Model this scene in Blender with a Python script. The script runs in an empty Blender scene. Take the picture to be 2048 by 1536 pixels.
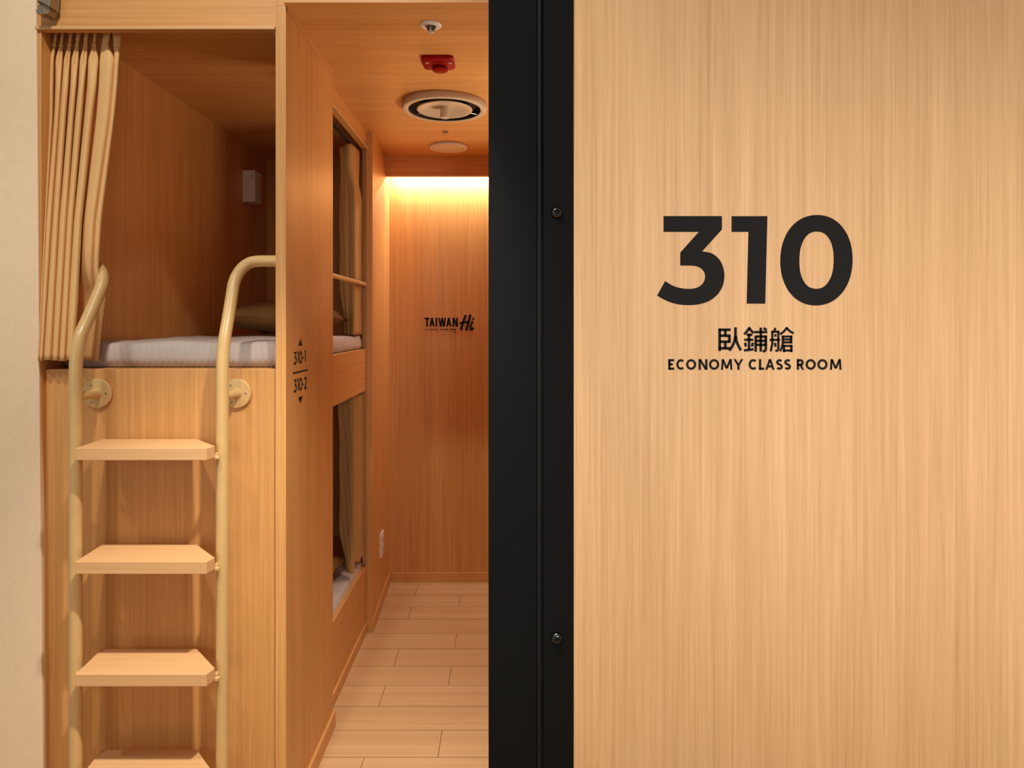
import bpy, bmesh, math, random
from mathutils import Vector, Matrix
random.seed(7)
S = bpy.context.scene
COL = S.collection

# ------------------------------------------------------------------ camera
F, CX, CY, HC = 1365.0, 1012.0, 645.0, 1.417      # focal length (px of a 2048 wide frame), horizon / axis, eye height
cam_d = bpy.data.cameras.new('camera'); cam = bpy.data.objects.new('camera', cam_d); COL.objects.link(cam)
cam.location = (0, 0, HC); cam.rotation_euler = (math.pi/2, 0, 0)
cam_d.sensor_width = 36; cam_d.lens = F/2048*36
cam_d.shift_x = (1024-CX)/2048; cam_d.shift_y = -(768-CY)/2048
cam_d.clip_start = 0.02
S.camera = cam

# ------------------------------------------------------------------ world, lights, exposure
S.view_settings.view_transform = 'Standard'; S.view_settings.look = 'None'
S.view_settings.gamma = 1; S.view_settings.use_curve_mapping = False
S.view_settings.exposure = 0.0
try:
    S.cycles.use_denoising = True
    S.cycles.max_bounces = 10; S.cycles.diffuse_bounces = 8; S.cycles.glossy_bounces = 4
    S.cycles.sample_clamp_indirect = 6
except Exception: pass
W = bpy.data.worlds.new('World'); S.world = W; W.use_nodes = True
bg = W.node_tree.nodes['Background']
bg.inputs['Color'].default_value = (1.0, 0.95, 0.88, 1); bg.inputs['Strength'].default_value = 0.25

WARM = (1.0, 0.82, 0.60)
def light(name, kind, loc, power, color=WARM, target=None, **kw):
    d = bpy.data.lights.new(name, kind); d.energy = power; d.color = color
    for k, v in kw.items(): setattr(d, k, v)
    o = bpy.data.objects.new(name, d); COL.objects.link(o); o.location = loc
    if target is not None:
        o.rotation_euler = (Vector(target)-Vector(loc)).to_track_quat('-Z', 'Y').to_euler()
    return o
# corridor: a ceiling spot on the ladder, general downlights, added soft fills for the door and the bunk front; room: cove strip and an added fill aimed at the ceiling
NEUT = (1.0, 0.95, 0.88)
light('downlight_ladder', 'SPOT', (-0.085, 0.98, HC+1.07), 200, color=NEUT, target=(-0.74, 1.80, HC-1.5), spot_size=math.radians(55), spot_blend=1.0, shadow_soft_size=0.035)
light('downlight_corridor', 'SPOT', (-0.70, 0.62, HC+1.9), 108, color=NEUT, target=(-0.80, 1.9, HC-1.2), spot_size=math.radians(124), spot_blend=1.0, shadow_soft_size=0.06)
light('downlight_corridor', 'SPOT', (-1.5, 0.85, HC+1.07), 24, color=NEUT, target=(-1.3, 1.2, 0), spot_size=math.radians(120), spot_blend=0.9, shadow_soft_size=0.05)
light('corridor_fill', 'AREA', (1.36, -1.6, HC+0.1), 10.8, color=NEUT, target=(1.12, 1.45, HC-0.25), shape='RECTANGLE', size=2.2, size_y=1.8, spread=math.radians(42))  # added fill that lights the door evenly, stands in for corridor bounce
light('corridor_fill', 'AREA', (-2.35, -2.6, HC+0.5), 2.5, color=NEUT, target=(-1.0, 1.9, HC-0.2), shape='RECTANGLE', size=1.2, size_y=1.6, spread=math.radians(60))  # added soft fill on the bunk front, stands in for the lit corridor
light('room_ceiling_fill', 'AREA', (0.50, 2.75, HC+0.05), 5.0, color=(1, .86, .66), target=(-0.10, 2.35, HC+0.875), shape='RECTANGLE', size=0.5, size_y=0.4, spread=math.radians(110))  # added uplight out of view behind the door, brightens ceiling and partition
light('led_strip_light', 'AREA', (-0.04, 3.690, HC+0.805), 12.5, color=(1, .95, .86), target=(-0.04, 3.71, 0), shape='RECTANGLE', size=1.16, size_y=0.016)

# ------------------------------------------------------------------ materials
def mat(name, color, rough=0.5, metal=0.0, spec=0.5, bump=None, emit=None):
    m = bpy.data.materials.new(name); m.use_nodes = True
    nt = m.node_tree; b = nt.nodes['Principled BSDF']
    b.inputs['Base Color'].default_value = (*color, 1)
    b.inputs['Roughness'].default_value = rough; b.inputs['Metallic'].default_value = metal
    b.inputs['Specular IOR Level'].default_value = spec
    tc = nt.nodes.new('ShaderNodeTexCoord')
    n = nt.nodes.new('ShaderNodeTexNoise'); n.inputs['Scale'].default_value = (bump[0] if bump else 40)
    n.inputs['Detail'].default_value = 3
    nt.links.new(tc.outputs['Object'], n.inputs['Vector'])
    hs = nt.nodes.new('ShaderNodeMix'); hs.data_type = 'RGBA'; hs.blend_type = 'MULTIPLY'
    hs.inputs[0].default_value = 0.12
    hs.inputs[6].default_value = (*color, 1)
    nt.links.new(n.outputs['Fac'], hs.inputs[7]); nt.links.new(hs.outputs[2], b.inputs['Base Color'])
    if bump:
        bm_ = nt.nodes.new('ShaderNodeBump'); bm_.inputs['Strength'].default_value = bump[1]
        bm_.inputs['Distance'].default_value = 0.002
        nt.links.new(n.outputs['Fac'], bm_.inputs['Height']); nt.links.new(bm_.outputs[0], b.inputs['Normal'])
    if emit:
        b.inputs['Emission Color'].default_value = (*emit[0], 1); b.inputs['Emission Strength'].default_value = emit[1]
    return m

def wood(name, axis='Z', light_c=(0.70, 0.352, 0.113), dark_c=(0.50, 0.226, 0.058), rough=0.42, scale=1.0, wav=0.5):
    """straight grained oak laminate, grain along axis"""
    m = bpy.data.materials.new(name); m.use_nodes = True
    nt = m.node_tree; N = nt.nodes; L = nt.links; b = N['Principled BSDF']
    tc = N.new('ShaderNodeTexCoord')
    def mapped(across, along):
        mp = N.new('ShaderNodeMapping'); s = [across*scale]*3; s['XYZ'.index(axis)] = along*scale
        mp.inputs['Scale'].default_value = s; L.new(tc.outputs['Object'], mp.inputs['Vector']); return mp
    def noise(mp, sc, det, dist=0.0, ro=0.55):
        n = N.new('ShaderNodeTexNoise'); n.inputs['Scale'].default_value = sc; n.inputs['Detail'].default_value = det
        n.inputs['Roughness'].default_value = ro; n.inputs['Distortion'].default_value = dist
        L.new(mp.outputs[0], n.inputs['Vector']); return n.outputs['Fac']
    def mul(a, k):
        x = N.new('ShaderNodeMath'); x.operation = 'MULTIPLY'; L.new(a, x.inputs[0]); x.inputs[1].default_value = k; return x.outputs[0]
    def add(a, c):
        x = N.new('ShaderNodeMath'); x.operation = 'ADD'; L.new(a, x.inputs[0]); L.new(c, x.inputs[1]); return x.outputs[0]
    bands = noise(mapped(1, 0.045), 9, 2, wav)           # broad tone bands
    grain = noise(mapped(1, 0.016), 95, 4, wav*0.5)       # growth lines
    fine = noise(mapped(1, 0.012), 320, 2, 0.2)           # pores
    f = add(add(mul(bands, 0.30), mul(grain, 0.46)), mul(fine, 0.32))
    cr = N.new('ShaderNodeValToRGB'); cr.color_ramp.elements[0].position = 0.36; cr.color_ramp.elements[1].position = 0.68
    cr.color_ramp.elements[0].color = (*dark_c, 1); cr.color_ramp.elements[1].color = (*light_c, 1)
    L.new(f, cr.inputs[0]); L.new(cr.outputs[0], b.inputs['Base Color'])
    b.inputs['Roughness'].default_value = rough; b.inputs['Specular IOR Level'].default_value = 0.42
    bp = N.new('ShaderNodeBump'); bp.inputs['Strength'].default_value = 0.08; bp.inputs['Distance'].default_value = 0.001
    L.new(fine, bp.inputs['Height']); L.new(bp.outputs[0], b.inputs['Normal'])
    return m

WZ, WX, WY = wood('oak_laminate_upright', 'Z'), wood('oak_laminate_across', 'X'), wood('oak_laminate_deep', 'Y')
WDOOR = wood('oak_laminate_door', 'Z', (0.82, 0.49, 0.235), (0.58, 0.31, 0.122), 0.5, scale=1.0, wav=0.7)
WTREAD = wood('oak_tread', 'X', (0.72, 0.415, 0.19), (0.60, 0.325, 0.13), 0.45)
PLASTER = mat('cream_plaster', (0.88, 0.665, 0.43), 0.85, bump=(60, 0.05))
TILE = wood('wood_look_tile', 'X', (0.60, 0.37, 0.175), (0.49, 0.275, 0.115), 0.38, scale=0.35, wav=1.6)
GROUT = mat('grout', (0.13, 0.07, 0.03), 0.9)
BLACK = mat('black_powder_coat', (0.007, 0.0068, 0.0066), 0.7, 0.0, 0.07, bump=(900, 0.05))
BLACKGAP = mat('black_recess', (0.004, 0.004, 0.004), 0.8)
BOLT = mat('black_steel', (0.10, 0.10, 0.10), 0.22, 1.0)
VINYL = mat('black_vinyl', (0.008, 0.0065, 0.0055), 0.7, 0, 0.2)
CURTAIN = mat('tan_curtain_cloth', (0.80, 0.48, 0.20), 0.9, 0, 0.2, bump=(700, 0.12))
CURTAIN_SHADE = mat('tan_curtain_cloth_shade', (0.54, 0.30, 0.105), 0.9, 0, 0.2, bump=(700, 0.12))  # darker copy of the curtain cloth, berth shade put into its colour
PAINT = mat('beige_painted_steel', (0.66, 0.42, 0.165), 0.28, 0, 0.5)
LINEN = mat('pale_sheet', (0.56, 0.475, 0.415), 0.92, 0, 0.2, bump=(120, 0.25))
def ribs(m):
    nt = m.node_tree; tc = nt.nodes.new('ShaderNodeTexCoord'); w = nt.nodes.new('ShaderNodeTexWave')
    w.wave_type = 'BANDS'; w.bands_direction = 'DIAGONAL'; w.inputs['Scale'].default_value = 34; w.inputs['Distortion'].default_value = 1.2
    mp = nt.nodes.new('ShaderNodeMapping'); mp.inputs['Scale'].default_value = (1, 1, 0.04)
    nt.links.new(tc.outputs['Object'], mp.inputs['Vector']); nt.links.new(mp.outputs[0], w.inputs['Vector'])
    b = nt.nodes.new('ShaderNodeBump'); b.inputs['Strength'].default_value = 0.35; b.inputs['Distance'].default_value = 0.003
    nt.links.new(w.outputs['Fac'], b.inputs['Height'])
    old = [n for n in nt.nodes if n.type == 'BUMP' and n != b][0]
    nt.links.new(old.outputs[0], b.inputs['Normal']); nt.links.new(b.outputs[0], nt.nodes['Principled BSDF'].inputs['Normal'])
ribs(LINEN)
PILLOW = mat('tan_pillow_cloth', (0.20, 0.10, 0.033), 0.92, 0, 0.2, bump=(140, 0.25))
WHITE = mat('white_plastic', (0.80, 0.76, 0.70), 0.4)
CREAM = mat('cream_plastic', (0.62, 0.50, 0.36), 0.45)
RED = mat('red_plastic', (0.30, 0.002, 0.002), 0.5, 0, 0.12)
DARK = mat('dark_plastic_gap_shade', (0.015, 0.012, 0.01), 0.5)
STEEL = mat('grey_steel', (0.36, 0.29, 0.20), 0.42, 0.75)
CHROME = mat('chrome', (0.6, 0.55, 0.48), 0.2, 1.0)
LED = mat('lit_led_strip', (1, .9, .7), 0.5, emit=((1, .93, .82), 4.0))

# ------------------------------------------------------------------ mesh helpers
def Z(dz): return HC+dz
def P(px, py, D):                                    # a point seen at that place of the photo, D metres in front of the camera
    return Vector(((px-CX)/F*D, D, HC-(py-CY)/F*D))

class MB:
    def __init__(s): s.v = []; s.f = []
    def add(s, vs, fs):
        o = len(s.v); s.v += [Vector(p) for p in vs]; s.f += [tuple(i+o for i in f) for f in fs]; return s
    def box(s, x0, x1, y0, y1, z0, z1):              # z relative to the eye height
        z0 += HC; z1 += HC
        return s.add([(x0,y0,z0),(x1,y0,z0),(x1,y1,z0),(x0,y1,z0),(x0,y0,z1),(x1,y0,z1),(x1,y1,z1),(x0,y1,z1)],
                     [(0,3,2,1),(4,5,6,7),(0,1,5,4),(1,2,6,5),(2,3,7,6),(3,0,4,7)])
    def prism(s, pts, vec):
        n = len(pts); vec = Vector(vec); pts = [Vector(p) for p in pts]
        return s.add(pts+[p+vec for p in pts], [tuple(range(n))[::-1], tuple(range(n, 2*n))]+[(i, (i+1)%n, n+(i+1)%n, n+i) for i in range(n)])
    def tube(s, path, r, n=20, caps=True):
        path = [Vector(p) for p in path]; rs = r if isinstance(r, (list, tuple)) else [r]*len(path)
        t = (path[1]-path[0]).normalized(); up = Vector((0,1,0)) if abs(t.y) < .9 else Vector((1,0,0))
        a = t.cross(up).normalized(); rings = []
        for i, p in enumerate(path):
            if i == 0: t2 = path[1]-path[0]
            elif i == len(path)-1: t2 = path[-1]-path[-2]
            else: t2 = (path[i+1]-p).normalized()+(p-path[i-1]).normalized()
            t2.normalize(); a = (a-t2*a.dot(t2)).normalized(); b = t2.cross(a)
            rings.append([p+(a*math.cos(q)+b*math.sin(q))*rs[i] for q in (2*math.pi*k/n for k in range(n))])
        vs = [q for r_ in rings for q in r_]; fs = []
        for i in range(len(path)-1):
            for k in range(n): fs.append((i*n+k, i*n+(k+1)%n, (i+1)*n+(k+1)%n, (i+1)*n+k))
        if caps: fs += [tuple(range(n))[::-1], tuple(range((len(path)-1)*n, len(path)*n))]
        return s.add(vs, fs)
    def lathe(s, c, prof, axis=(0,0,1), n=48):       # prof: (radius, height along axis)
        ax = Vector(axis).normalized(); u = ax.orthogonal().normalized(); w = ax.cross(u); c = Vector(c)
        vs = []; fs = []
        for (r, h) in prof:
            for k in range(n):
                q = 2*math.pi*k/n; vs.append(c+ax*h+(u*math.cos(q)+w*math.sin(q))*max(r, 1e-5))
        for i in range(len(prof)-1):
            for k in range(n): fs.append((i*n+k, i*n+(k+1)%n, (i+1)*n+(k+1)%n, (i+1)*n+k))
        return s.add(vs, fs)
    def grid(s, rows):
        m = len(rows[0]); vs = [p for r in rows for p in r]
        return s.add(vs, [(i*m+j, i*m+j+1, (i+1)*m+j+1, (i+1)*m+j) for i in range(len(rows)-1) for j in range(m-1)])
    def build(s, name, m, parent=None, loc=None, smooth=False, bev=0.0, sub=0, solid=0.0, fixn=True):
        base = world_loc(parent)
        org = Vector(loc) if loc is not None else (base if parent else Vector((0,0,0)))
        me = bpy.data.meshes.new(name); me.from_pydata([tuple(p-org) for p in s.v], [], s.f)
        bm = bmesh.new(); bm.from_mesh(me); bmesh.ops.remove_doubles(bm, verts=bm.verts, dist=1e-6)
        if fixn: bmesh.ops.recalc_face_normals(bm, faces=bm.faces)
        if bev: bmesh.ops.bevel(bm, geom=list(bm.edges), offset=bev, segments=2, profile=0.5, affect='EDGES', clamp_overlap=True)
        bm.to_mesh(me); bm.free()
        if smooth:
            for p in me.polygons: p.use_smooth = True
            try: me.set_sharp_from_angle(angle=math.radians(40))
            except Exception: pass
        for mm in (m if isinstance(m, (list, tuple)) else [m]): me.materials.append(mm)
        o = bpy.data.objects.new(name, me); COL.objects.link(o)
        if parent: o.parent = parent; o.location = org-base
        else: o.location = org
        if solid:
            md = o.modifiers.new('thickness', 'SOLIDIFY'); md.thickness = solid; md.offset = 0
        if sub:
            md = o.modifiers.new('smooth', 'SUBSURF'); md.levels = sub; md.render_levels = sub
        return o
def world_loc(o):
    v = Vector((0,0,0))
    while o: v += o.location; o = o.parent
    return v
def tag(o, label, cat, group=None, kind=None):
    o['label'] = label; o['category'] = cat
    if group: o['group'] = group
    if kind: o['kind'] = kind
    return o
def thing(name, loc, label, cat, group=None):
    o = bpy.data.objects.new(name, None); COL.objects.link(o); o.location = loc; o.empty_display_size = .05
    return tag(o, label, cat, group)
def struct(o, label, cat): return tag(o, label, cat, kind='structure')
def catmull(pts, k=6):
    out = []
    n = len(pts)
    for i in range(n-1):
        p0, p1, p2, p3 = (Vector(pts[max(i-1,0)]), Vector(pts[i]), Vector(pts[i+1]), Vector(pts[min(i+2,n-1)]))
        for j in range(k):
            t = j/k
            out.append(0.5*((2*p1)+(p2-p0)*t+(2*p0-5*p1+4*p2-p3)*t*t+(3*p1-p0-3*p2+p3)*t**3))
    out.append(Vector(pts[-1])); return out

# ------------------------------------------------------------------ the setting
FL, CE = -HC, 0.875                                   # floor and room ceiling relative to the eye
XF, XP, XPI = -0.643, -0.607, -0.636                  # bunk side face, partition outer and inner face
XL = -1.283                                           # bunk inner left face
YB = 3.73                                             # end wall

# floor: wood look tiles with dark joints
g = MB().box(-2.4, 2.4, -1.2, 3.95, FL-.06, FL-.0015)
ng = len(g.f); phase = {0:-.222, 1:None, 2:-.47, 3:-.225, 4:-.463, 5:-.224, 6:None, 7:-.470, 8:-.235, 9:-.474, 10:-.20, -1:-.462}
TW, TL = .1474, .727
for k in range(-23, 11):
    y0 = 2.2245+TW*k; x0 = phase.get(k, [-.222, -.71, -.465][k % 3])
    if x0 is None: x0 = -.71
    x = x0-TL*3
    while x < 2.4:
        g.box(max(x, -2.4)+.0011, min(x+TL, 2.4)-.0011, y0+.0017, y0+TW-.0017, FL-.004, FL)
        x += TL
o = g.build('floor', [GROUT, TILE])
for i, p in enumerate(o.data.polygons): p.material_index = 0 if i < ng else 1
struct(o, 'floor of pale wood look tiles laid across the room', 'floor')

# ceiling over the room (runs on over the upper bunk)
struct(MB().box(-1.33, .62, 1.8865, 3.86, CE, CE+.05).build('ceiling', WX), 'wood laminate ceiling with grain running across the room', 'ceiling')
struct(MB().box(XP-.002, .62, 1.866, 1.8862, CE, CE+.30).build('trim_1', WX), 'wood header beam above the room opening', 'trim')
# end wall, right wall, end panel at the left
wall_back = struct(MB().box(-1.33, .62, YB, YB+.12, FL, CE).build('wall_back', WZ), 'wood panelled end wall washed by a strip of light at its top', 'wall')
struct(MB().box(.55, .62, 1.58, YB, FL, CE).build('wall_right', WZ), 'wood panelled wall hidden behind the sliding door', 'wall')  # unseen side, closed with a plain wall added for bounce and light-tightness
m = MB(); zt, zb = Z(CE), Z(FL)
pl = [(-.645, 3.142), (-.614, 3.142), (-.638, YB), (-.668, YB)]
m.prism([(x, y, zb) for x, y in pl], (0, 0, zt-zb))
struct(m.build('wall_left', WZ), 'narrow wood panel between the bunk side and the end wall', 'wall')
# end wall pelmet hiding the light strip
struct(MB().box(-.637, .55, 3.585, 3.607, .768, CE).build('trim_2', WX), 'wood pelmet under the ceiling hiding the light strip', 'trim')
# skirtings
struct(MB().box(-.632, .55, YB-.010, YB, FL, FL+.052).build('baseboard_back', WX, bev=.001), 'wood skirting along the end wall', 'baseboard')
m = MB(); q = .009
m.prism([(-.646, 3.133, zb), (-.605, 3.133, zb), (-.629, YB-.010, zb), (-.640, YB-.010, zb), (-.6155, 3.1415, zb), (-.646, 3.1415, zb)], (0, 0, .055))
struct(m.build('baseboard_left', WY), 'wood skirting round the narrow end panel', 'baseboard')
# cream wall of the corridor at the far left
m = MB(); zt2 = Z(1.08)
xt, xb = -1.2925, -1.2725
m.add([(-2.4,1.876,zb),(xb,1.876,zb),(xb-.012,1.96,zb),(-2.4,1.96,zb),(-2.4,1.876,zt2),(xt,1.876,zt2),(xt-.012,1.96,zt2),(-2.4,1.96,zt2)],
      [(0,3,2,1),(4,5,6,7),(0,1,5,4),(1,2,6,5),(2,3,7,6),(3,0,4,7)])
struct(m.build('wall_front', PLASTER, bev=.002), 'cream plaster corridor wall at the far left, level with the bunk front', 'wall')

# black door post
YD = 1.45
m = MB(); xa, xb_ = (977-CX)/F*1.47, (1075-CX)/F*1.47
m.box(xa, xb_, 1.47, 1.575, FL, CE+.15)
post = struct(m.build('trim_3', BLACK, bev=.0035), 'wide black metal door post between the room opening and the sliding door', 'door post')

# ------------------------------------------------------------------ lettering tools
def stroke_quads(pts, w):
    """flat ribbon of width w along a 2D polyline, mitred"""
    pts = [Vector((p[0], p[1])) for p in pts]; L_, R_ = [], []
    n = len(pts); closed = (pts[0]-pts[-1]).length < 1e-6
    for i, p in enumerate(pts):
        if closed: a = pts[i-1] if i > 0 else pts[-2]; b = pts[i+1] if i < n-1 else pts[1]
        else: a = pts[i-1] if i > 0 else None; b = pts[i+1] if i < n-1 else None
        d1 = (p-a).normalized() if a is not None else None; d2 = (b-p).normalized() if b is not None else None
        if d1 is None: d1 = d2
        if d2 is None: d2 = d1
        n1 = Vector((-d1.y, d1.x)); n2 = Vector((-d2.y, d2.x)); mv = n1+n2
        if mv.length < 1e-4: mv = n1
        mv.normalize(); k = 1/max(mv.dot(n1), .72)
        L_.append(p+mv*k*w/2); R_.append(p-mv*k*w/2)
    return [(L_[i], L_[i+1], R_[i+1], R_[i]) for i in range(n-1)]
def arc(cx, cy, rx, ry, a0, a1, n=14):
    return [(cx+rx*math.cos(math.radians(a0+(a1-a0)*i/n)), cy+ry*math.sin(math.radians(a0+(a1-a0)*i/n))) for i in range(n+1)]
GL = {  # stroke letters in a unit box, y up
 'E': [[(1,1),(0,1),(0,0),(1,0)], [(0,.52),(.9,.52)]],
 'C': [arc(.58,.5,.58,.5,48,312)], 'O': [arc(.5,.5,.5,.5,0,360,24)],
 'N': [[(0,0),(0,1),(1,0),(1,1)]], 'M': [[(0,0),(.1,1),(.5,.18),(.9,1),(1,0)]],
 'Y': [[(0,1),(.5,.45),(.5,0)], [(1,1),(.5,.45)]], 'L': [[(0,1),(0,0),(1,0)]],
 'A': [[(0,0),(.5,1),(1,0)], [(.2,.3),(.8,.3)]],
 'S': [catmull([(.95,.90,0),(.55,1,0),(.1,.87,0),(.1,.64,0),(.5,.51,0),(.92,.36,0),(.92,.12,0),(.5,0,0),(.02,.09,0)], 5)],
 'R': [[(0,0),(0,1),(.5,1),(.83,.93),(.93,.73),(.83,.53),(.5,.46),(0,.46)], [(.5,.46),(1,0)]],
 'T': [[(0,1),(1,1)], [(.5,1),(.5,0)]], 'I': [[(.5,1),(.5,0)]],
 'W': [[(0,1),(.25,0),(.5,.9),(.75,0),(1,1)]],
 '3': [[(.05,1),(.95,1),(.42,.6),(.7,.57),(.93,.45),(1,.3),(.93,.13),(.7,.02),(.42,0),(.15,.03),(0,.1)]],
 '1': [[(.1,1),(.8,1),(.8,0)]], '0': [arc(.5,.5,.5,.5,0,360,24)], '-': [[(0,.42),(1,.42)]],
 '2': [catmull([(.02,.82,0),(.2,.96,0),(.5,1,0),(.85,.9,0),(.93,.7,0),(.75,.45,0),(.4,.2,0),(.05,0,0)], 5), [(.05,0),(1,0)]],
}
GH = {  # stems and slanted strokes, ends cut level
 'N': [(0,0,0,1),(0,1,1,0),(1,0,1,1)], 'M': [(.02,0,.09,1),(.09,1,.5,.12),(.5,.12,.91,1),(.91,1,.98,0)], 'W': [(0,1,.25,0),(.25,0,.5,1),(.5,1,.75,0),(.75,0,1,1)],
 'A': [(0,0,.5,1),(.5,1,1,0)], 'Y': [(0,1,.5,.42),(1,1,.5,.42),(.5,.46,.5,0)], 'R': [(0,0,0,1),(.46,.5,1,0)], 'T': [(.5,0,.5,1)], 'L': [(0,0,0,1)], 'E': [(0,0,0,1)], 'I': [(.5,0,.5,1)],
}
GL.update({'A': [[(.2,.27),(.8,.27)]], 'R': [[(0,1),(.5,1),(.80,.93),(.90,.73),(.80,.53),(.5,.46),(0,.46)]], 'T': [[(0,1),(1,1)]], 'L': [[(0,0),(1,0)]],
           'E': [[(0,1),(1,1)], [(0,.52),(.88,.52)], [(0,0),(1,0)]], 'N': [], 'M': [], 'W': [], 'Y': [], 'I': []})
FLAT = set('EATLR')
def put_quads(mb, quads, to3, vec):
    for q_ in quads:
        p3 = [to3(c[0], c[1]) for c in q_]
        mb.prism(p3, vec)
def letter(mb, ch, x0, x1, ytop, ybot, w, to3, vec):
    ix0, ix1, iy0, iy1 = x0+w/2, x1-w/2, ytop+w/2, ybot-w/2
    for (ua, va, ub, vb) in GH.get(ch, []):
        dx, dy = (ub-ua)*(ix1-ix0), (vb-va)*(ybot-ytop); hw = w/2*min(math.hypot(dx, dy)/max(abs(dy), 1e-6), 1.7)*(.9 if dx else 1)
        f = lambda u: x0+hw+u*(x1-x0-2*hw)
        g_ = lambda v: ybot-v*(ybot-ytop)
        put_quads(mb, [((f(ua)-hw, g_(va)), (f(ua)+hw, g_(va)), (f(ub)+hw, g_(vb)), (f(ub)-hw, g_(vb)))], to3, vec)
    for st in GL[ch]:
        pts = [((x0 if p[0] == 0 else x1 if p[0] == 1 else ix0+p[0]*(ix1-ix0)) if ch in FLAT and ch != 'A' else ix0+p[0]*(ix1-ix0), iy1-p[1]*(iy1-iy0)) for p in st]
        put_quads(mb, stroke_quads(pts, w), to3, vec)

# ------------------------------------------------------------------ sliding door
sx = YD/F
door = MB().box(.1437, 1.75, YD, YD+.045, FL+.008, CE+.12).build('door_1', WDOOR, loc=(.9, YD, 0))
struct(door, 'wide light oak sliding door carrying the black room number', 'door')
ch = MB().box((1087-CX)*sx, (1147-CX)*sx, YD-.003, YD+.048, FL+.008, CE+.12).build('edge_channel', BLACK, door, bev=.0012)
gap = MB().box((1076.5-CX)*sx, (1087-CX)*sx, YD+.022, YD+.044, FL+.008, CE+.12)
gap.build('groove_strip', BLACKGAP, door)  # near-black strip filling the groove beside the post
MB().box((1080-CX)*sx, (1082.6-CX)*sx, YD+.014, YD+.030, FL+.008, CE+.12).build('brush_strip', mat('bronze_brush', (.016,.010,.007), .7, 0, .15), door)
for (px, py) in ((1113.2, 426), (1113.2, 1275)):
    c = P(px, py, YD-.003); R_ = .0125
    s_ = MB()
    s_.lathe(c, [(R_*.98, 0), (R_, .0012), (R_*.86, .0062), (R_*.62, .0088), (R_*.47, .0092), (R_*.44, .0086), (R_*.42, .0035), (0, .0035)], (0,-1,0), 36)
    so = s_.build('screw', [BOLT, BLACKGAP], ch, smooth=True); oc = c-world_loc(so)
    for p in so.data.polygons:
        if all(math.hypot(so.data.vertices[i].co.x-oc.x, so.data.vertices[i].co.z-oc.z) < R_*.45 for i in p.vertices): p.material_index = 1  # recess shade painted into the screw socket
# big digits
def dpt(off):
    ox, oy, sc, d = off
    return lambda x, y: P(ox+x/sc, oy+y/sc, d)
t5 = dpt((1280, 400, 4.042, YD)); V = Vector((0, -.0006, 0))
m = MB()
bowl_o = catmull([(502,415,0),(580,432,0),(640,480,0),(672,545,0),(682,615,0),(668,695,0),(625,765,0),(560,815,0),(480,842,0),(395,850,0),(300,842,0),(215,815,0),(138,773,0)])
bowl_i = catmull([(203,655,0),(260,690,0),(325,711,0),(395,718,0),(460,708,0),(507,675,0),(526,622,0),(515,578,0),(485,548,0),(445,534,0),(400,530,0)])
pts = [(190,130),(662,130),(662,238)]+[(p.x,p.y) for p in bowl_o]+[(p.x,p.y) for p in bowl_i]+[(325,530),(325,425),(475,258),(190,258)]
m.prism([t5(*p) for p in pts], V)
m.prism([t5(*p) for p in [(740,131),(1029,131),(1012,838),(862,838),(876,258),(740,258)]], V)
def sup(cx, cy, rx, ry, e, n=72, tilt=-.012):
    r = []
    for i in range(n):
        a = 2*math.pi*i/n; c, s = math.cos(a), math.sin(a)
        x = rx*math.copysign(abs(c)**(2/e), c); y = ry*math.copysign(abs(s)**(2/e), s)
        r.append((cx+x+tilt*y, cy+y))
    return r
oo, ii = sup(1425.5,487,292,366,2.12), sup(1426.5,486.5,139,231,2.25); n = len(oo)
for k in range(n):
    m.prism([t5(*oo[k]), t5(*oo[(k+1)%n]), t5(*ii[(k+1)%n]), t5(*ii[k])], V)
m.build('room_number', VINYL, door)
# three large characters
t6 = dpt((1400, 640, 9.309, YD)); m = MB()
ST = [
 (51, [[(365,158),(365,577)], [(345,182),(570,182)], [(470,182),(470,290)], [(365,293),(568,293)], [(546,293),(546,407)], [(365,404),(568,404)], [(470,404),(470,530)], [(345,527),(562,527)],
       [(660,135),(659,300),(640,400),(600,490),(545,572)], [(664,300),(675,380),(700,450),(730,510),(762,566)]]),
 (48, [[(925,140),(880,205),(822,268)], [(905,140),(950,195),(995,245)], [(868,275),(975,275)], [(822,368),(992,368)], [(912,260),(912,555)], [(838,422),(855,495)], [(985,422),(965,495)], [(818,567),(998,545)],
       [(1008,225),(1252,225)], [(1130,140),(1130,590)], [(1183,150),(1240,188)], [(1036,292),(1036,592)], [(1036,308),(1246,308)], [(1224,292),(1224,545),(1205,578),(1165,582)], [(1036,388),(1240,388)], [(1036,462),(1240,462)]]),
 (43, [[(1400,145),(1385,210)], [(1330,218),(1472,218)], [(1345,205),(1345,440),(1315,585)], [(1458,205),(1458,540),(1440,570),(1400,575)], [(1295,370),(1490,370)], [(1402,262),(1405,312)], [(1395,425),(1405,500)],
       [(1622,140),(1560,215),(1488,268)], [(1605,140),(1670,208),(1742,248)], [(1540,295),(1540,430),(1525,510),(1492,582)], [(1525,308),(1715,308)], [(1696,295),(1696,432)], [(1545,362),(1700,362)], [(1545,416),(1715,416)],
       [(1562,465),(1562,600)], [(1550,482),(1718,482)], [(1700,465),(1700,600)], [(1550,568),(1718,568)]])]
for w, sts in ST:
    for st in sts: put_quads(m, stroke_quads(st, w), t6, V)
m.build('character_lettering', VINYL, door)
m = MB()
for chx, a, b_ in [('E',228,277),('C',293,360),('O',372,454),('N',473,545),('O',557,640),('M',653,748),('Y',755,835),('C',877,945),('L',961,1003),('A',1012,1088),('S',1098,1155),('S',1164,1221),
                   ('R',1267,1327),('O',1338,1421),('O',1433,1516),('M',1533,1630)]:
    letter(m, chx, a, b_, 1286, 1373, 18.5, t5, V)
m.build('class_lettering', VINYL, door)
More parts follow.
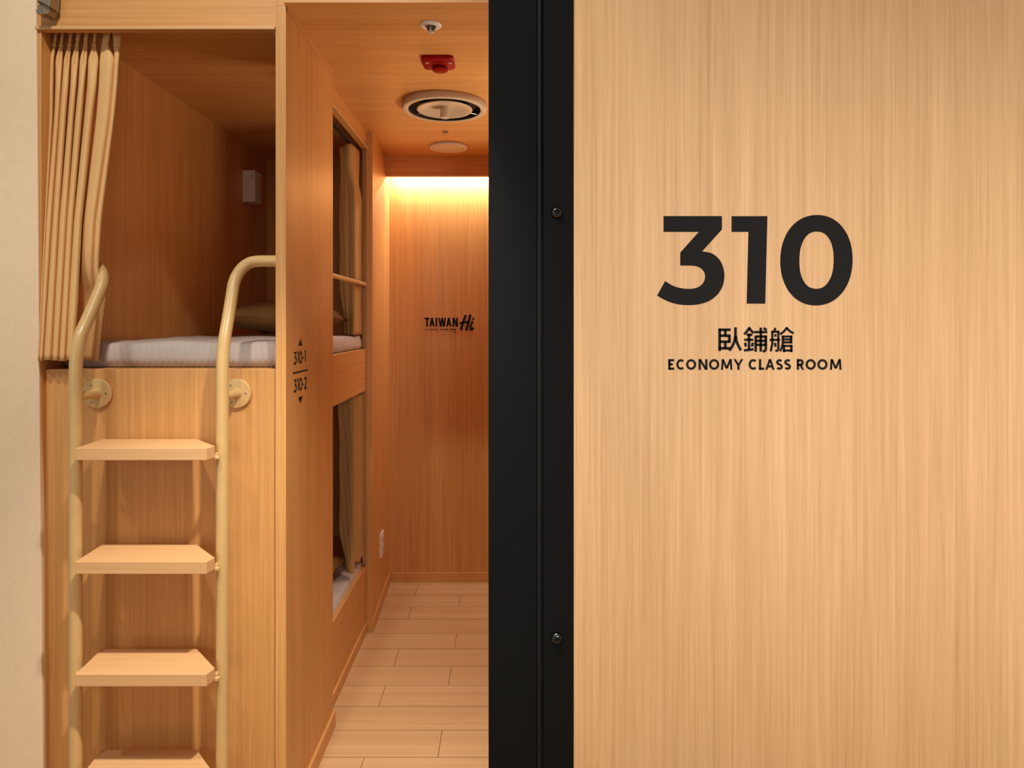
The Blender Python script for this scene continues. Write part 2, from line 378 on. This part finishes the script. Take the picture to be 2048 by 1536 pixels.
# wall lettering at the far end
tw = dpt((820, 600, 12.8, YB)); m = MB(); VW = Vector((0, -.002, 0))
for chx, a, b_ in [('T',375,500),('A',498,630),('I',655,700),('W',725,925),('A',925,1060),('N',1092,1225)]:
    letter(m, chx, a, b_, 453, 682, 43, tw, VW)
for st, w in [([(1425,385),(1365,560),(1300,775)],56), ([(1545,372),(1500,560),(1445,785)],60), ([(1265,600),(1380,575),(1500,560)],48), ([(1605,545),(1565,640),(1548,730),(1575,765),(1625,710)],50), ([(1598,480),(1642,480)],50)]:
    put_quads(m, stroke_quads(catmull([(*p,0) for p in st], 4), w), tw, VW)
for a, b_ in [(385,415),(450,470),(510,550),(570,600),(620,655),(680,705),(790,830),(870,900),(915,975),(1025,1075),(1085,1175)]:
    put_quads(m, stroke_quads([(a,755),(b_,755)], 26), tw, VW)
put_quads(m, stroke_quads([(1140,830),(1172,830)], 28), tw, VW)
m.build('wall_lettering', VINYL, wall_back)

# ------------------------------------------------------------------ the bunk bed
bed = thing('bunk_bed', (-.95, 1.9, 0), 'built-in oak bunk bed with open upper and lower berths on the left', 'bunk bed')
YP0, YP1 = 1.883, 2.394
part = MB().box(XPI, XP, YP0, YP1, FL, CE-.0005).build('partition_panel', WZ, bed, bev=.0012)
MB().box(XPI, XP, YP0, 1.8862, CE-.0005, CE+.30).build('header_post', WZ, bed)
MB().box(XPI+.002, XP+.009, YP0+.012, YP1+.004, FL, FL+.055).build('skirting', WY, bed, bev=.0012)
MB().box(XP-.004, XP+.0035, YP0+.004, YP1-.002, CE-.016, CE).build('shadow_trim', WY, bed)
MB().box(XL, XPI, 1.90, 1.922, FL, -.1295).build('front_panel', WZ, bed, bev=.0015)
MB().box(XL-.013, XL, 1.884, 1.93, FL, CE-.001).build('side_post', WZ, bed, bev=.001)
m = MB(); zh = Z(.806)
m.prism([(XL-.012,1.8855,Z(CE+.3)),(XL-.012,1.8855,zh+.0095),(XL-.012,1.880,zh+.009),(XL-.012,1.880,zh),(XL-.012,1.900,zh),(XL-.012,1.900,Z(CE)-.0005),(XL-.012,1.8862,Z(CE)-.0005),(XL-.012,1.8862,Z(CE+.3))], (XPI-XL+.012,0,0))
m.build('header_panel', WX, bed)
MB().box(XL-.012, XPI, 1.8745, 1.880, .8058, .8152).build('edge_band', WTREAD, bed, bev=.0012)
m = MB(); m.prism([(XPI, 1.90, zh), (XPI-.012, 1.90, zh), (XPI, 1.90, zh-.016)], (0, .012, 0)); m.build('corner_block', WX, bed)
MB().box(XL-.03, XL, 1.93, 3.66, FL, CE).build('lining_panel', WZ, bed)
MB().box(XL-.03, -.648, 3.66, 3.69, FL, CE).build('end_panel', WZ, bed)
MB().box(-.665, XF-.004, 3.16, 3.66, FL, CE).build('inner_panel', WZ, bed)
MB().box(XL, XF-.02, 1.922, 3.16, -.30, -.1305).build('upper_base', WX, bed)
MB().box(XL, XF-.02, 1.922, 3.66, FL+.02, -1.142).build('lower_base', WX, bed)
MB().box(XL, -.665, 3.16, 3.66, -.30, -.14).build('shelf', WX, bed)
MB().box(XF-.02, XF, YP1-.05, 3.143, -.3135, -.121).build('side_rail', WY, bed, bev=.0015)
MB().box(XF-.02, XF, YP1-.05, 3.143, FL, -1.117).build('side_rail', WY, bed, bev=.0015)
MB().box(XF-.004, XF+.008, YP1, 3.135, FL, FL+.045).build('skirting', WY, bed, bev=.0012)
m = MB(); zv = Z(.799)
m.prism([(XF, YP1-.05, Z(CE)), (XF, YP1-.05, zv+.006), (XF+.004, YP1-.05, zv+.005), (XF+.004, YP1-.05, zv), (XF-.02, YP1-.05, zv), (XF-.02, YP1-.05, Z(CE))], (0, 3.143-YP1+.05, 0))
m.build('valance_panel', WY, bed)
MB().box(XF+.004, XF+.0075, YP1-.02, 3.142, .7988, .806).build('edge_band', WTREAD, bed, bev=.0008)
m = MB(); m.tube([(XF-.004, YP1-.02, Z(.1747)), (XF-.004, 3.142, Z(.1747))], .0095, 16); m.build('guard_rail', PAINT, bed, smooth=True)
# number lettering on the partition
def tpart(x, y):
    px, py = 560+x/7.68, 640+y/7.68; D = XP*F/(px-CX); return Vector((XP, D, HC-(py-CY)/F*D))
def tp2(u, v):      # u metres in depth from 1.94, v metres relative to the eye (negative below)
    return Vector((XP, 1.94+u, HC+v))
VP = Vector((.0007, 0, 0)); m = MB()
def pl_letter(ch, u0, u1, vt, vb, w):
    letter(m, ch, u0, u1, -vt, -vb, w, lambda x, y: tp2(x, -y), VP)
for chars, vt, vb in ((('3','1','0','-','1'), -.084, -.1215), (('3','1','0','-','2'), -.163, -.2015)):
    for c_, (u0, u1) in zip(chars, ((.011,.038),(.040,.058),(.061,.092),(.096,.110),(.112,.138))):
        if c_ == '1' and u0 > .1: u1 = .129; u0 = .112
        pl_letter(c_, u0, u1, vt, vb, .0063 if c_ != '-' else .006)
put_quads(m, stroke_quads([(.004,.1445),(.150,.1445)], .0042), lambda x, y: tp2(x, -y), VP)
m.prism([tp2(.054,-.068), tp2(.096,-.068), tp2(.075,-.049)], VP)
m.prism([tp2(.054,-.219), tp2(.096,-.219), tp2(.075,-.239)], VP)
m.build('berth_lettering', VINYL, part)

# ------------------------------------------------------------------ mattresses and pillows
def mattress(name, x0, x1, y0, y1, z0, z1, label):
    m = MB(); nx, ny = 16, 30; rnd = random.Random(name+label)
    def ss(n): return [i/n for i in range(n+1)]
    def edge(t, L, r): return min(t, L-t)
    rows = []
    r = .016
    xs = [x0, x0+r*.25, x0+r]+[x0+r+(x1-x0-2*r)*i/nx for i in range(1, nx)]+[x1-r, x1-r*.25, x1]
    ys = [y0, y0+r*.25, y0+r]+[y0+r+(y1-y0-2*r)*i/ny for i in range(1, ny)]+[y1-r, y1-r*.25, y1]
    def h(x, y):
        e = min(min(x-x0, x1-x), min(y-y0, y1-y)); k = min(max(e/r, 0), 1)
        return z1-r*(1-math.sqrt(1-(1-k)**2))+.0022*math.sin(x*23+y*9)*k+.0016*math.sin(y*31-x*17)*k
    top = [[Vector((x, y, HC+h(x, y))) for x in xs] for y in ys]
    m.grid(top)
    # sides
    nz = 6
    loop = [(xs[i], ys[0]) for i in range(len(xs))]+[(xs[-1], ys[j]) for j in range(1, len(ys))]+[(xs[i], ys[-1]) for i in range(len(xs)-2, -1, -1)]+[(xs[0], ys[j]) for j in range(len(ys)-2, -1, -1)]
    rows = []
    for k in range(nz+1):
        t = k/nz; bul = .004*math.sin(math.pi*t)-(.014*((t-.6)/.4)**2 if t > .6 else 0); row = []
        for (x, y) in loop:
            dx = (-1 if x == x0 else 1 if x == x1 else 0)*bul; dy = (-1 if y == y0 else 1 if y == y1 else 0)*bul
            wob = .0035*math.sin(x*41+y*37)*(1-t) if t > .5 else 0
            row.append(Vector((x+dx, y+dy, HC+(z1-r)*(1-t)+z0*t+wob)))
        rows.append(row)
    m.grid(rows)
    o = m.build(name, LINEN, loc=((x0+x1)/2, (y0+y1)/2, HC+z0), smooth=True, solid=0)
    return tag(o, label, 'mattress', 'berth mattresses')
mattress('mattress', -1.278, -.664, 1.970, 3.125, -.1285, -.057, 'pale grey covered mattress in the upper berth, behind the ladder')
mattress('mattress', -1.278, -.664, 1.955, 3.145, -1.141, -1.098, 'pale grey covered mattress in the lower berth, seen through the low side opening')

def pillow(cx, cy, cz, lx, ly, h, label, tilt=0.0):
    m = MB(); n = 22
    for sgn in (1, -1):
        rows = []
        for j in range(n+1):
            v = -1+2*j/n; row = []
            for i in range(n+1):
                u = -1+2*i/n
                k = max(0, (1-abs(u)**2.6)*(1-abs(v)**2.6))**.55
                px = u*lx/2*(1-.07*(1-abs(v)**2)*(abs(u)**3)); py = v*ly/2*(1-.09*(1-abs(u)**2)*(abs(v)**3))
                z = sgn*h/2*k+(.004*math.sin(u*7+v*5)+.003*math.sin(v*11-u*4))*k
                q = Matrix.Rotation(tilt, 3, 'X') @ Vector((px, py, z))
                row.append(Vector((cx+q.x, cy+q.y, HC+cz+q.z)))
            rows.append(row)
        m.grid(rows)
    o = m.build('pillow', PILLOW, loc=(cx, cy, HC+cz-h/2), smooth=True)
    return tag(o, label, 'pillow', 'tan pillows')
pillow(-.915, 2.85, .020, .45, .30, .125, 'tan pillow at the far end of the upper berth', -.06)
pillow(-.915, 2.82, -1.021, .45, .30, .125, 'tan pillow on the mattress of the lower berth', -.06)

# ------------------------------------------------------------------ ladder
XR, XLL, YR, RR = -.748, -1.135, 1.80, .0161
lad = thing('bunk_ladder', ((XR+XLL)/2, YR, 0), 'beige steel ladder with oak treads leading up to the upper berth', 'ladder')
rail_r = [(XR, YR, 0.0), (XR, YR, Z(-.6)), (XR, YR, Z(-.16)), (XR, YR+.001, Z(-.12)), (XR, YR+.005, Z(-.085)), (XR, YR+.0135, Z(-.046)), (XR, 1.839, Z(.015)), (XR, 1.863, Z(.0764)),
          (XR, 1.8755, Z(.106)), (XR+.005, 1.886, Z(.130)), (XR+.017, 1.895, Z(.152)), (XR+.034, 1.901, Z(.166)), (XR+.055, 1.905, Z(.171)), (XR+.08, 1.906, Z(.1715)), (XPI-.002, 1.906, Z(.1715))]
def rail(path, name):
    p = [Vector(q) for q in path]; out = p[:2]+catmull(p[2:], 5)
    return MB().tube(out, RR, 24).build(name, PAINT, lad, smooth=True)
rail(rail_r, 'rail')
dl = 1.919-1.8755
rail_l = [(XLL, YR, 0.0), (XLL, YR, Z(-.6)), (XLL, YR, Z(-.16)), (XLL, YR+.001, Z(-.12)), (XLL, YR+.006, Z(-.08)), (XLL, YR+.0226, Z(-.032)), (XLL, 1.853, Z(.011)), (XLL, 1.882, Z(.0528)), (XLL, 1.905, Z(.087)),
          (XLL-.002, 1.921, Z(.113)), (XLL-.010, 1.935, Z(.136)), (XLL-.024, 1.945, Z(.153)), (XLL-.042, 1.952, Z(.162)), (XLL-.065, 1.955, Z(.165)), (XL+.001, 1.955, Z(.165))]
rail(rail_l, 'rail')
for i, zt_ in enumerate((-.319, -.6077, -.893, -1.1686)):
    pl = [(-1.094, 1.732), (-.760, 1.732), (-.7525, 1.764), (-.846, 1.868), (-1.106, 1.868)]
    m = MB(); m.prism([(x, y, Z(zt_-.031)) for x, y in pl], (0, 0, .031))
    tr = m.build('tread', WTREAD, lad, bev=.0012)
    for side, x0, x1 in ((1, -.7545, XR-.010), (-1, XLL+.010, -1.094)):
        b_ = MB(); zc = Z(zt_-.026)
        b_.tube([(x0 if side > 0 else x1+.006, 1.772, zc), (x1 if side > 0 else x0, 1.79, zc)], .0055, 12)
        b_.lathe((((x0+.004) if side > 0 else x1), 1.772, zc-.004), [(0, -.004), (.008, -.004), (.008, .002), (0, .004)], (0,0,1), 14)
        b_.build('bracket', PAINT, tr, smooth=True)
for X in (XLL, XR):
    c = (X, 1.9, Z(-.197)); m = MB()
    m.lathe(c, [(0, .0), (.040, .0), (.0415, .002), (.0415, .007), (.039, .0098), (.030, .0105), (.0165, .0105), (.0150, .013), (.0135, .016), (.0135, .026), (.0115, .03), (.0115, .097)], (0,-1,0), 40)
    fl = m.build('wall_flange', PAINT, lad, smooth=True)
    for a in (0, 120, 240):
        aa = math.radians(a+2); cc = (X+.027*math.cos(aa), 1.9-.0095, Z(-.197)+.027*math.sin(aa))
        s_ = MB(); s_.lathe(cc, [(.0034, 0), (.0034, .0012), (.0026, .0018), (.0014, .0018), (.0012, .0004), (0, .0004)], (0,-1,0), 14); s_.build('screw', STEEL, fl, smooth=True)
    # foot flange on the floor
    MB().lathe((X, YR, 0), [(0, 0), (.036, 0), (.036, .006), (.02, .009), (.0162, .012)], (0,0,1), 32).build('foot_flange', PAINT, lad, smooth=True)

# ------------------------------------------------------------------ curtains
def lerp_table(tab, y):
    ys = sorted(tab)
    if y <= ys[0]: return tab[ys[0]]
    for a, b in zip(ys, ys[1:]):
        if y <= b:
            t = (y-a)/(b-a); return tuple(p+(q-p)*t for p, q in zip(tab[a], tab[b]))
    return tab[ys[-1]]
FOLD = [
 {60:(108,116), 90:(105.6,111.4), 118:(100,108), 170:(98,107), 235:(98,106), 440:(89,93), 720:(76,79)},
 {60:(122.5,129), 90:(120,125), 118:(111,125), 170:(111,122), 235:(108,118.5), 440:(91,104), 720:(77,86.5)},
 {60:(139,146), 90:(137,142), 118:(128,140), 170:(124,137), 235:(119,132), 440:(105,118), 720:(87,103)},
 {60:(153,163), 90:(152,157), 118:(143,157), 170:(141,153), 235:(136,147.5), 440:(119,133.5), 720:(104,117)},
 {60:(169,178.5), 90:(168,174.5), 118:(160,174), 170:(157,169), 235:(150.5,164), 440:(134,146.5), 720:(118,131)},
 {60:(187,195), 90:(186.5,190.5), 118:(176.5,197), 170:(175,193), 235:(169,185), 440:(148,164), 600:(138,156), 720:(132,147)},
 {60:(208,222), 90:(204,217), 118:(200,229), 170:(198,225), 235:(193,220), 440:(168,191), 530:(162,186), 600:(158,190), 720:(148,187)},
 {60:(224,243), 90:(228,240), 118:(229,238), 170:(225,235), 235:(220,229), 440:(191,203), 530:(186,197), 565:(187,203), 585:(189,213), 640:(190,204), 720:(187,197)},
]
cur = thing('berth_curtain', (-1.2, 1.93, HC-.11), 'tan pleated curtain drawn to the left of the upper berth by the ladder', 'curtain', 'tan berth curtains')
rows = []
YS = [58, 64, 72, 80, 86, 92, 98, 106, 114, 124, 136, 150, 170, 195, 225]+[225+i*22 for i in range(1, 23)]+[721]
for y in YS:
    row = []
    for k, tab in enumerate(FOLD):
        xl, xr = lerp_table(tab, y)
        dl_ = lerp_table({58:(1.932,), 300:(1.922,), 530:(1.896,), 650:(1.878,), 721:(1.872,)} if k < 6 else {58:(1.932,), 300:(1.926,), 500:(1.914,), 545:(1.922,), 600:(1.948,), 721:(1.946,)}, y)[0]
        amp = lerp_table({58:(.010,), 90:(.008,), 124:(.017,), 300:(.019,), 721:(.014,)}, y)[0]*(.55 if k == 7 else 1.0 if k < 6 else .9)
        if k >= 6 and y > 560: amp *= .4
        ns = 12
        vd = .018 if (k < 6 or y < 125) else .018-(.018+.45*amp)*min(1, (y-125)/60)
        row.append(P(xl+.8, y, dl_+(vd if k == 7 else .018)))
        for i in range(ns+1):
            s_ = i/ns
            dep = dl_-amp*(math.sin(math.pi*(.04+.92*s_))**.6)
            if k == 6: dep += .0022*math.sin(s_*6)
            if k in (1,2,3,4,5) and 90 < y < 180: dep += .009*math.exp(-((s_-.55)/.2)**2)*math.exp(-((y-118)/34)**2)   # hollow under the pinch
            row.append(P(xl+(xr-xl)*s_, y+(1.2*math.sin(k*2.1) if y > 700 else 0), dep))
        row.append(P(xr-.8, y, dl_+(vd if k == 6 else .018)))
    rows.append(row)
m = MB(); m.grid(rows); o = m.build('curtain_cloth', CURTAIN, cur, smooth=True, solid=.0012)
for k, tab in enumerate(FOLD):
    if k == 6: continue
    xl, xr = lerp_table(tab, 91); c = P((xl+xr)/2, 91, 1.918)
    q = .005 if k < 6 else .009
    MB().tube([c+Vector((-q,0,.001)), c+Vector((0,-.004,0)), c+Vector((q,0,-.001))], .0018, 8).build('pleat_stitch', CURTAIN, cur, smooth=True)
m = MB(); m.box(XL, XPI, 1.928, 1.946, .862, .8745); m.build('curtain_track', WHITE, cur)

def plan_curtain(keys, label, zt_, track):
    """keys: list of (z, plan points (X, Y)); the cloth is lofted between the plans"""
    root = thing('berth_curtain', (-.67, 3.0, HC+keys[-1][0]), label, 'curtain', 'tan berth curtains')
    sm = [(z, catmull([(x, y, 0) for x, y in pl], 7)) for z, pl in keys]
    rows = []; NZ = 48; z0, z1 = keys[0][0], keys[-1][0]
    for i in range(NZ+1):
        z = z0+(z1-z0)*i/NZ
        for (za, pa), (zb_, pb) in zip(sm, sm[1:]):
            if za >= z >= zb_-1e-9:
                t = (za-z)/(za-zb_); t = t*t*(3-2*t)
                rows.append([Vector((a.x+(b.x-a.x)*t+.0012*math.sin(z*23+j*.7), a.y+(b.y-a.y)*t, HC+z)) for j, (a, b) in enumerate(zip(pa, pb))]); break
    MB().grid(rows).build('curtain_cloth', CURTAIN_SHADE, root, smooth=True, solid=.0014)
    MB().box(-.694, -.678, 2.42, 3.14, track, track+.012).build('curtain_track', DARK, root)
    return root
TAIL = [(-.658,3.00),(-.661,3.03),(-.657,3.058),(-.678,3.072),(-.656,3.092),(-.676,3.106),(-.660,3.12)]
pT = [(-.735,3.02),(-.722,3.01),(-.705,2.985),(-.695,2.965),(-.680,2.955),(-.668,2.965)]+[(-.672,2.985),(-.664,3.01),(-.676,3.03),(-.662,3.05),(-.680,3.07),(-.664,3.085),(-.680,3.10)]
pN = [(-.728,3.01),(-.716,3.00),(-.702,2.985),(-.694,2.97),(-.682,2.965),(-.670,2.975)]+[(-.674,2.99),(-.666,3.015),(-.674,3.03),(-.662,3.05),(-.680,3.07),(-.666,3.088),(-.680,3.10)]
pA = [(-.748,3.065),(-.732,3.045),(-.712,3.025),(-.698,3.020),(-.680,3.000),(-.664,2.988)]+TAIL
pM = [(-.745,3.060),(-.728,3.045),(-.710,3.025),(-.696,3.020),(-.678,2.998),(-.662,2.985)]+TAIL
pB = [(-.722,3.055),(-.712,3.045),(-.704,3.03),(-.692,3.018),(-.678,2.995),(-.664,2.975)]+TAIL
plan_curtain([(.775,pT),(.70,pN),(.55,pA),(.18,pM),(-.0545,pB)], 'tan curtain gathered at the far end of the upper side opening', .8, .785)
CT = [(-.700,2.985),(-.712,3.02),(-.695,3.05),(-.668,3.062),(-.655,3.070),(-.668,3.085),(-.660,3.10),(-.672,3.112),(-.657,3.128)]
cT = [(-.735,2.985),(-.715,2.975),(-.692,2.962),(-.672,2.950),(-.658,2.948)]+CT
cM = [(-.728,2.985),(-.710,2.975),(-.690,2.962),(-.671,2.948),(-.657,2.945)]+CT
cB = [(-.690,2.955),(-.684,2.94),(-.674,2.93),(-.662,2.925),(-.653,2.935)]+CT
plan_curtain([(-.325,cT),(-.60,cM),(-.90,cM),(-1.075,cB)], 'tan curtain gathered at the far end of the lower side opening', -.34, -.312)

# ------------------------------------------------------------------ small fittings
# reading light box on the berth's left wall
bx = thing('light_box', (XL, 3.36, HC+.6), 'small white wall box high on the left wall of the upper berth', 'light box')
MB().box(XL, -1.222, 3.32, 3.41, .588, .742).build('housing', WHITE, bx, bev=.003)
m = MB()
for k in range(6): m.box(-1.2222, -1.2205, 3.335, 3.40, .61+k*.02, .618+k*.02)
m.build('vent_slats', CREAM, bx)
MB().lathe((-1.232, 3.3205, Z(.712)), [(.003, 0), (.003, .002), (0, .002)], (0,-1,0), 12).build('indicator', DARK, bx)
# wall outlet
def wl(y): return -.614-(y-3.142)*(.024/(YB-3.142))
ot = thing('wall_outlet', (wl(3.415), 3.415, HC-1.16), 'pale outlet plate low on the narrow panel by the end wall', 'outlet')
m = MB(); ya, yb = 3.365, 3.465
m.prism([(wl(ya), ya, Z(-1.165)), (wl(yb), yb, Z(-1.165)), (wl(yb), yb, Z(-1.050)), (wl(ya), ya, Z(-1.050))], (.007, .0003, 0)); m.build('plate', WHITE, ot, bev=.0012)
for zc in (-1.083, -1.132):
    m = MB(); y0, y1 = 3.39, 3.44
    m.prism([(wl(y0)+.0068, y0, Z(zc-.014)), (wl(y1)+.0068, y1, Z(zc-.014)), (wl(y1)+.0068, y1, Z(zc+.014)), (wl(y0)+.0068, y0, Z(zc+.014))], (.0022, 0, 0)); m.build('socket', CREAM, ot, bev=.0008)
# sprinkler
sp = thing('sprinkler_head', (-.2206, 2.007, HC+CE), 'white sprinkler head in the ceiling nearest the doorway', 'sprinkler')
c = (-.2206, 2.007, HC+CE); dn = (0,0,-1)
MB().lathe(c, [(.0315, 0), (.0322, .0015), (.030, .004), (.022, .0058), (.0155, .006), (.0150, .004), (.0145, .001), (0, .001)], dn, 40).build('escutcheon', WHITE, sp, smooth=True)
m = MB(); m.lathe(c, [(.0148, .0015), (.0148, .0045), (.011, .0145), (.0075, .015), (0, .015)], dn, 24); m.build('body', mat('grey_sprinkler', (.10,.085,.06), .4, .5), sp, smooth=True)
m = MB()
for k in range(3):
    a = math.radians(30+120*k); dx, dy = math.cos(a), math.sin(a)
    m.tube([(c[0]+dx*.012, c[1]+dy*.012, c[2]-.004), (c[0]+dx*.0085, c[1]+dy*.0085, c[2]-.020)], .0018, 8)
m.build('frame_arm', WHITE, sp, smooth=True)
MB().lathe(c, [(0, .0175), (.006, .0175), (.0085, .0195), (.0085, .022), (.006, .024), (0, .024)], dn, 24).build('deflector', CREAM, sp, smooth=True)
# red alarm
al = thing('fire_alarm', (-.226, 2.285, HC+CE), 'red alarm sounder on the ceiling between the sprinkler and the round vent', 'alarm')
c = Vector((-.226, 2.285, HC+CE)); m = MB()
def rrect(w, d, r, n=6):
    out = []
    for (sx_, sy_, a0) in ((1,1,0),(-1,1,90),(-1,-1,180),(1,-1,270)):
        for i in range(n+1):
            a = math.radians(a0+90*i/n); out.append((sx_*(w/2-r)+r*math.cos(a), sy_*(d/2-r)+r*math.sin(a)))
    return out
r1, r2 = rrect(.106, .106, .012), rrect(.098, .098, .012)
n = len(r1); vs = [c+Vector((x, y, 0)) for x, y in r1]+[c+Vector((x, y, -.008)) for x, y in r1]+[c+Vector((x, y, -.012)) for x, y in r2]
m.add(vs, [tuple(range(n))]+[(i, (i+1)%n, n+(i+1)%n, n+i) for i in range(n)]+[(n+i, n+(i+1)%n, 2*n+(i+1)%n, 2*n+i) for i in range(n)]+[tuple(range(2*n, 3*n))])
m.build('base_plate', RED, al, smooth=True)
MB().lathe(c+Vector((.003, .026, 0)), [(.028, .0115), (.025, .0135), (.019, .0145), (.019, .0165), (.0265, .017), (.0275, .0195), (.025, .0235), (.018, .0255), (0, .026)], dn, 36).build('sounder', RED, al, smooth=True)
MB().box(c.x-.016, c.x+.024, c.y-.026, c.y-.021, CE-.0135, CE-.0115).build('slot', mat('deep_red', (.12,.002,.002), .4), al)
for dx in (-.036, .040):
    MB().lathe(c+Vector((dx, -.018, 0)), [(.0075, .0115), (.0065, .014), (.003, .015), (0, .015)], dn, 20).build('lamp_lens', mat('clear_lens', (.45,.22,.2), .15), al, smooth=True)
# round air diffuser
df = thing('air_diffuser', (-.246, 2.735, HC+CE), 'large round cream air diffuser on the ceiling', 'air vent')
c = Vector((-.246, 2.735, HC+CE))
MB().lathe(c, [(.166, 0), (.1685, .003), (.1685, .020), (.1665, .0255), (.162, .0272), (.148, .0262), (.1445, .0245)], dn, 72).build('outer_ring', CREAM, df, smooth=True)
MB().lathe(c, [(0, .0012), (.139, .0012), (.1446, .0246)], dn, 64).build('throat', DARK, df, smooth=True)  # ring's inner wall coloured dark, shade of the open gap painted in
MB().lathe(c, [(.085, .006), (.1085, .020), (.1115, .0225), (.109, .0255), (.098, .0254), (.092, .0225), (.06, .010), (.02, .0065), (0, .0065)], dn, 72).build('cone', CREAM, df, smooth=True)
MB().lathe(c+Vector((0, .016, 0)), [(.0190, .006), (.0195, .046), (.018, .0505), (0, .051)], dn, 32).build('adjuster_knob', CREAM, df, smooth=True)
for a in (90, 210, 330):
    q = Vector((math.cos(math.radians(a-180)), math.sin(math.radians(a-180)), 0))
    MB().tube([c+q*.108+Vector((0,0,-.016)), c+q*.147+Vector((0,0,-.018))], .0035, 10).build('spoke', CHROME, df, smooth=True)
# speaker and sensor
sk = thing('ceiling_speaker', (-.285, 3.39, HC+CE), 'round flat cream cover on the ceiling close to the end wall', 'ceiling speaker')
c = Vector((-.285, 3.39, HC+CE))
MB().lathe(c, [(.089, 0), (.092, .002), (.092, .008), (.089, .012), (.0835, .0125), (.0825, .0105)], dn, 56).build('rim', WHITE, sk, smooth=True)
MB().lathe(c, [(.083, .010), (.082, .0135), (.04, .0155), (0, .016)], dn, 56).build('grille', CREAM, sk, smooth=True)
c = Vector((-.278, 3.135, HC+CE))
o = MB().lathe(c, [(.0145, 0), (.0145, .003), (.010, .006), (.004, .0075), (0, .0075)], dn, 28).build('ceiling_sensor', mat('grey_sensor', (.30,.24,.18), .4), loc=c, smooth=True)
tag(o, 'tiny grey sensor in the ceiling between the round vent and the round cover', 'sensor')
# light strip behind the pelmet
ls = thing('light_strip', (-.04, 3.665, HC+.83), 'long warm light strip hidden above the end wall pelmet', 'light strip')
MB().box(-.62, .54, 3.645, 3.69, .815, .832).build('channel', STEEL, ls)
MB().box(-.62, .54, 3.655, 3.68, .811, .8155).build('diffuser', LED, ls)
# steel track end at the top left
tb = thing('track_bracket', (-1.26, 1.85, HC+.83), 'grey steel track bracket in the top left corner beside the cream wall', 'bracket')
m = MB(); q = [P(74, -30, 1.835), P(101, -30, 1.835), P(99, 13, 1.835), P(78, 2, 1.835), P(74, 4, 1.835)]
m.prism(q, (0, .04, 0)); m.build('track', STEEL, tb, bev=.0008)
m = MB(); q = [P(82, 5, 1.845), P(99, 13.5, 1.845), P(97, 24, 1.845), P(90, 23, 1.845), P(75, 22, 1.845), P(75, 12, 1.845)]
m.prism(q, (0, .035, 0)); m.build('roller_block', STEEL, tb, bev=.0015)
m = MB(); m.lathe(P(82, 22, 1.845), [(0, .004), (.006, .004), (.008, 0), (.008, -.02)], (0,-1,0), 18); m.build('bolt', CHROME, tb, smooth=True)
m = MB(); q = [P(71, 19, 1.842), P(97, 23, 1.842), P(95, 28, 1.842), P(73, 26, 1.842)]
m.prism(q, (0, .03, 0)); m.build('lip', STEEL, tb, bev=.0006)
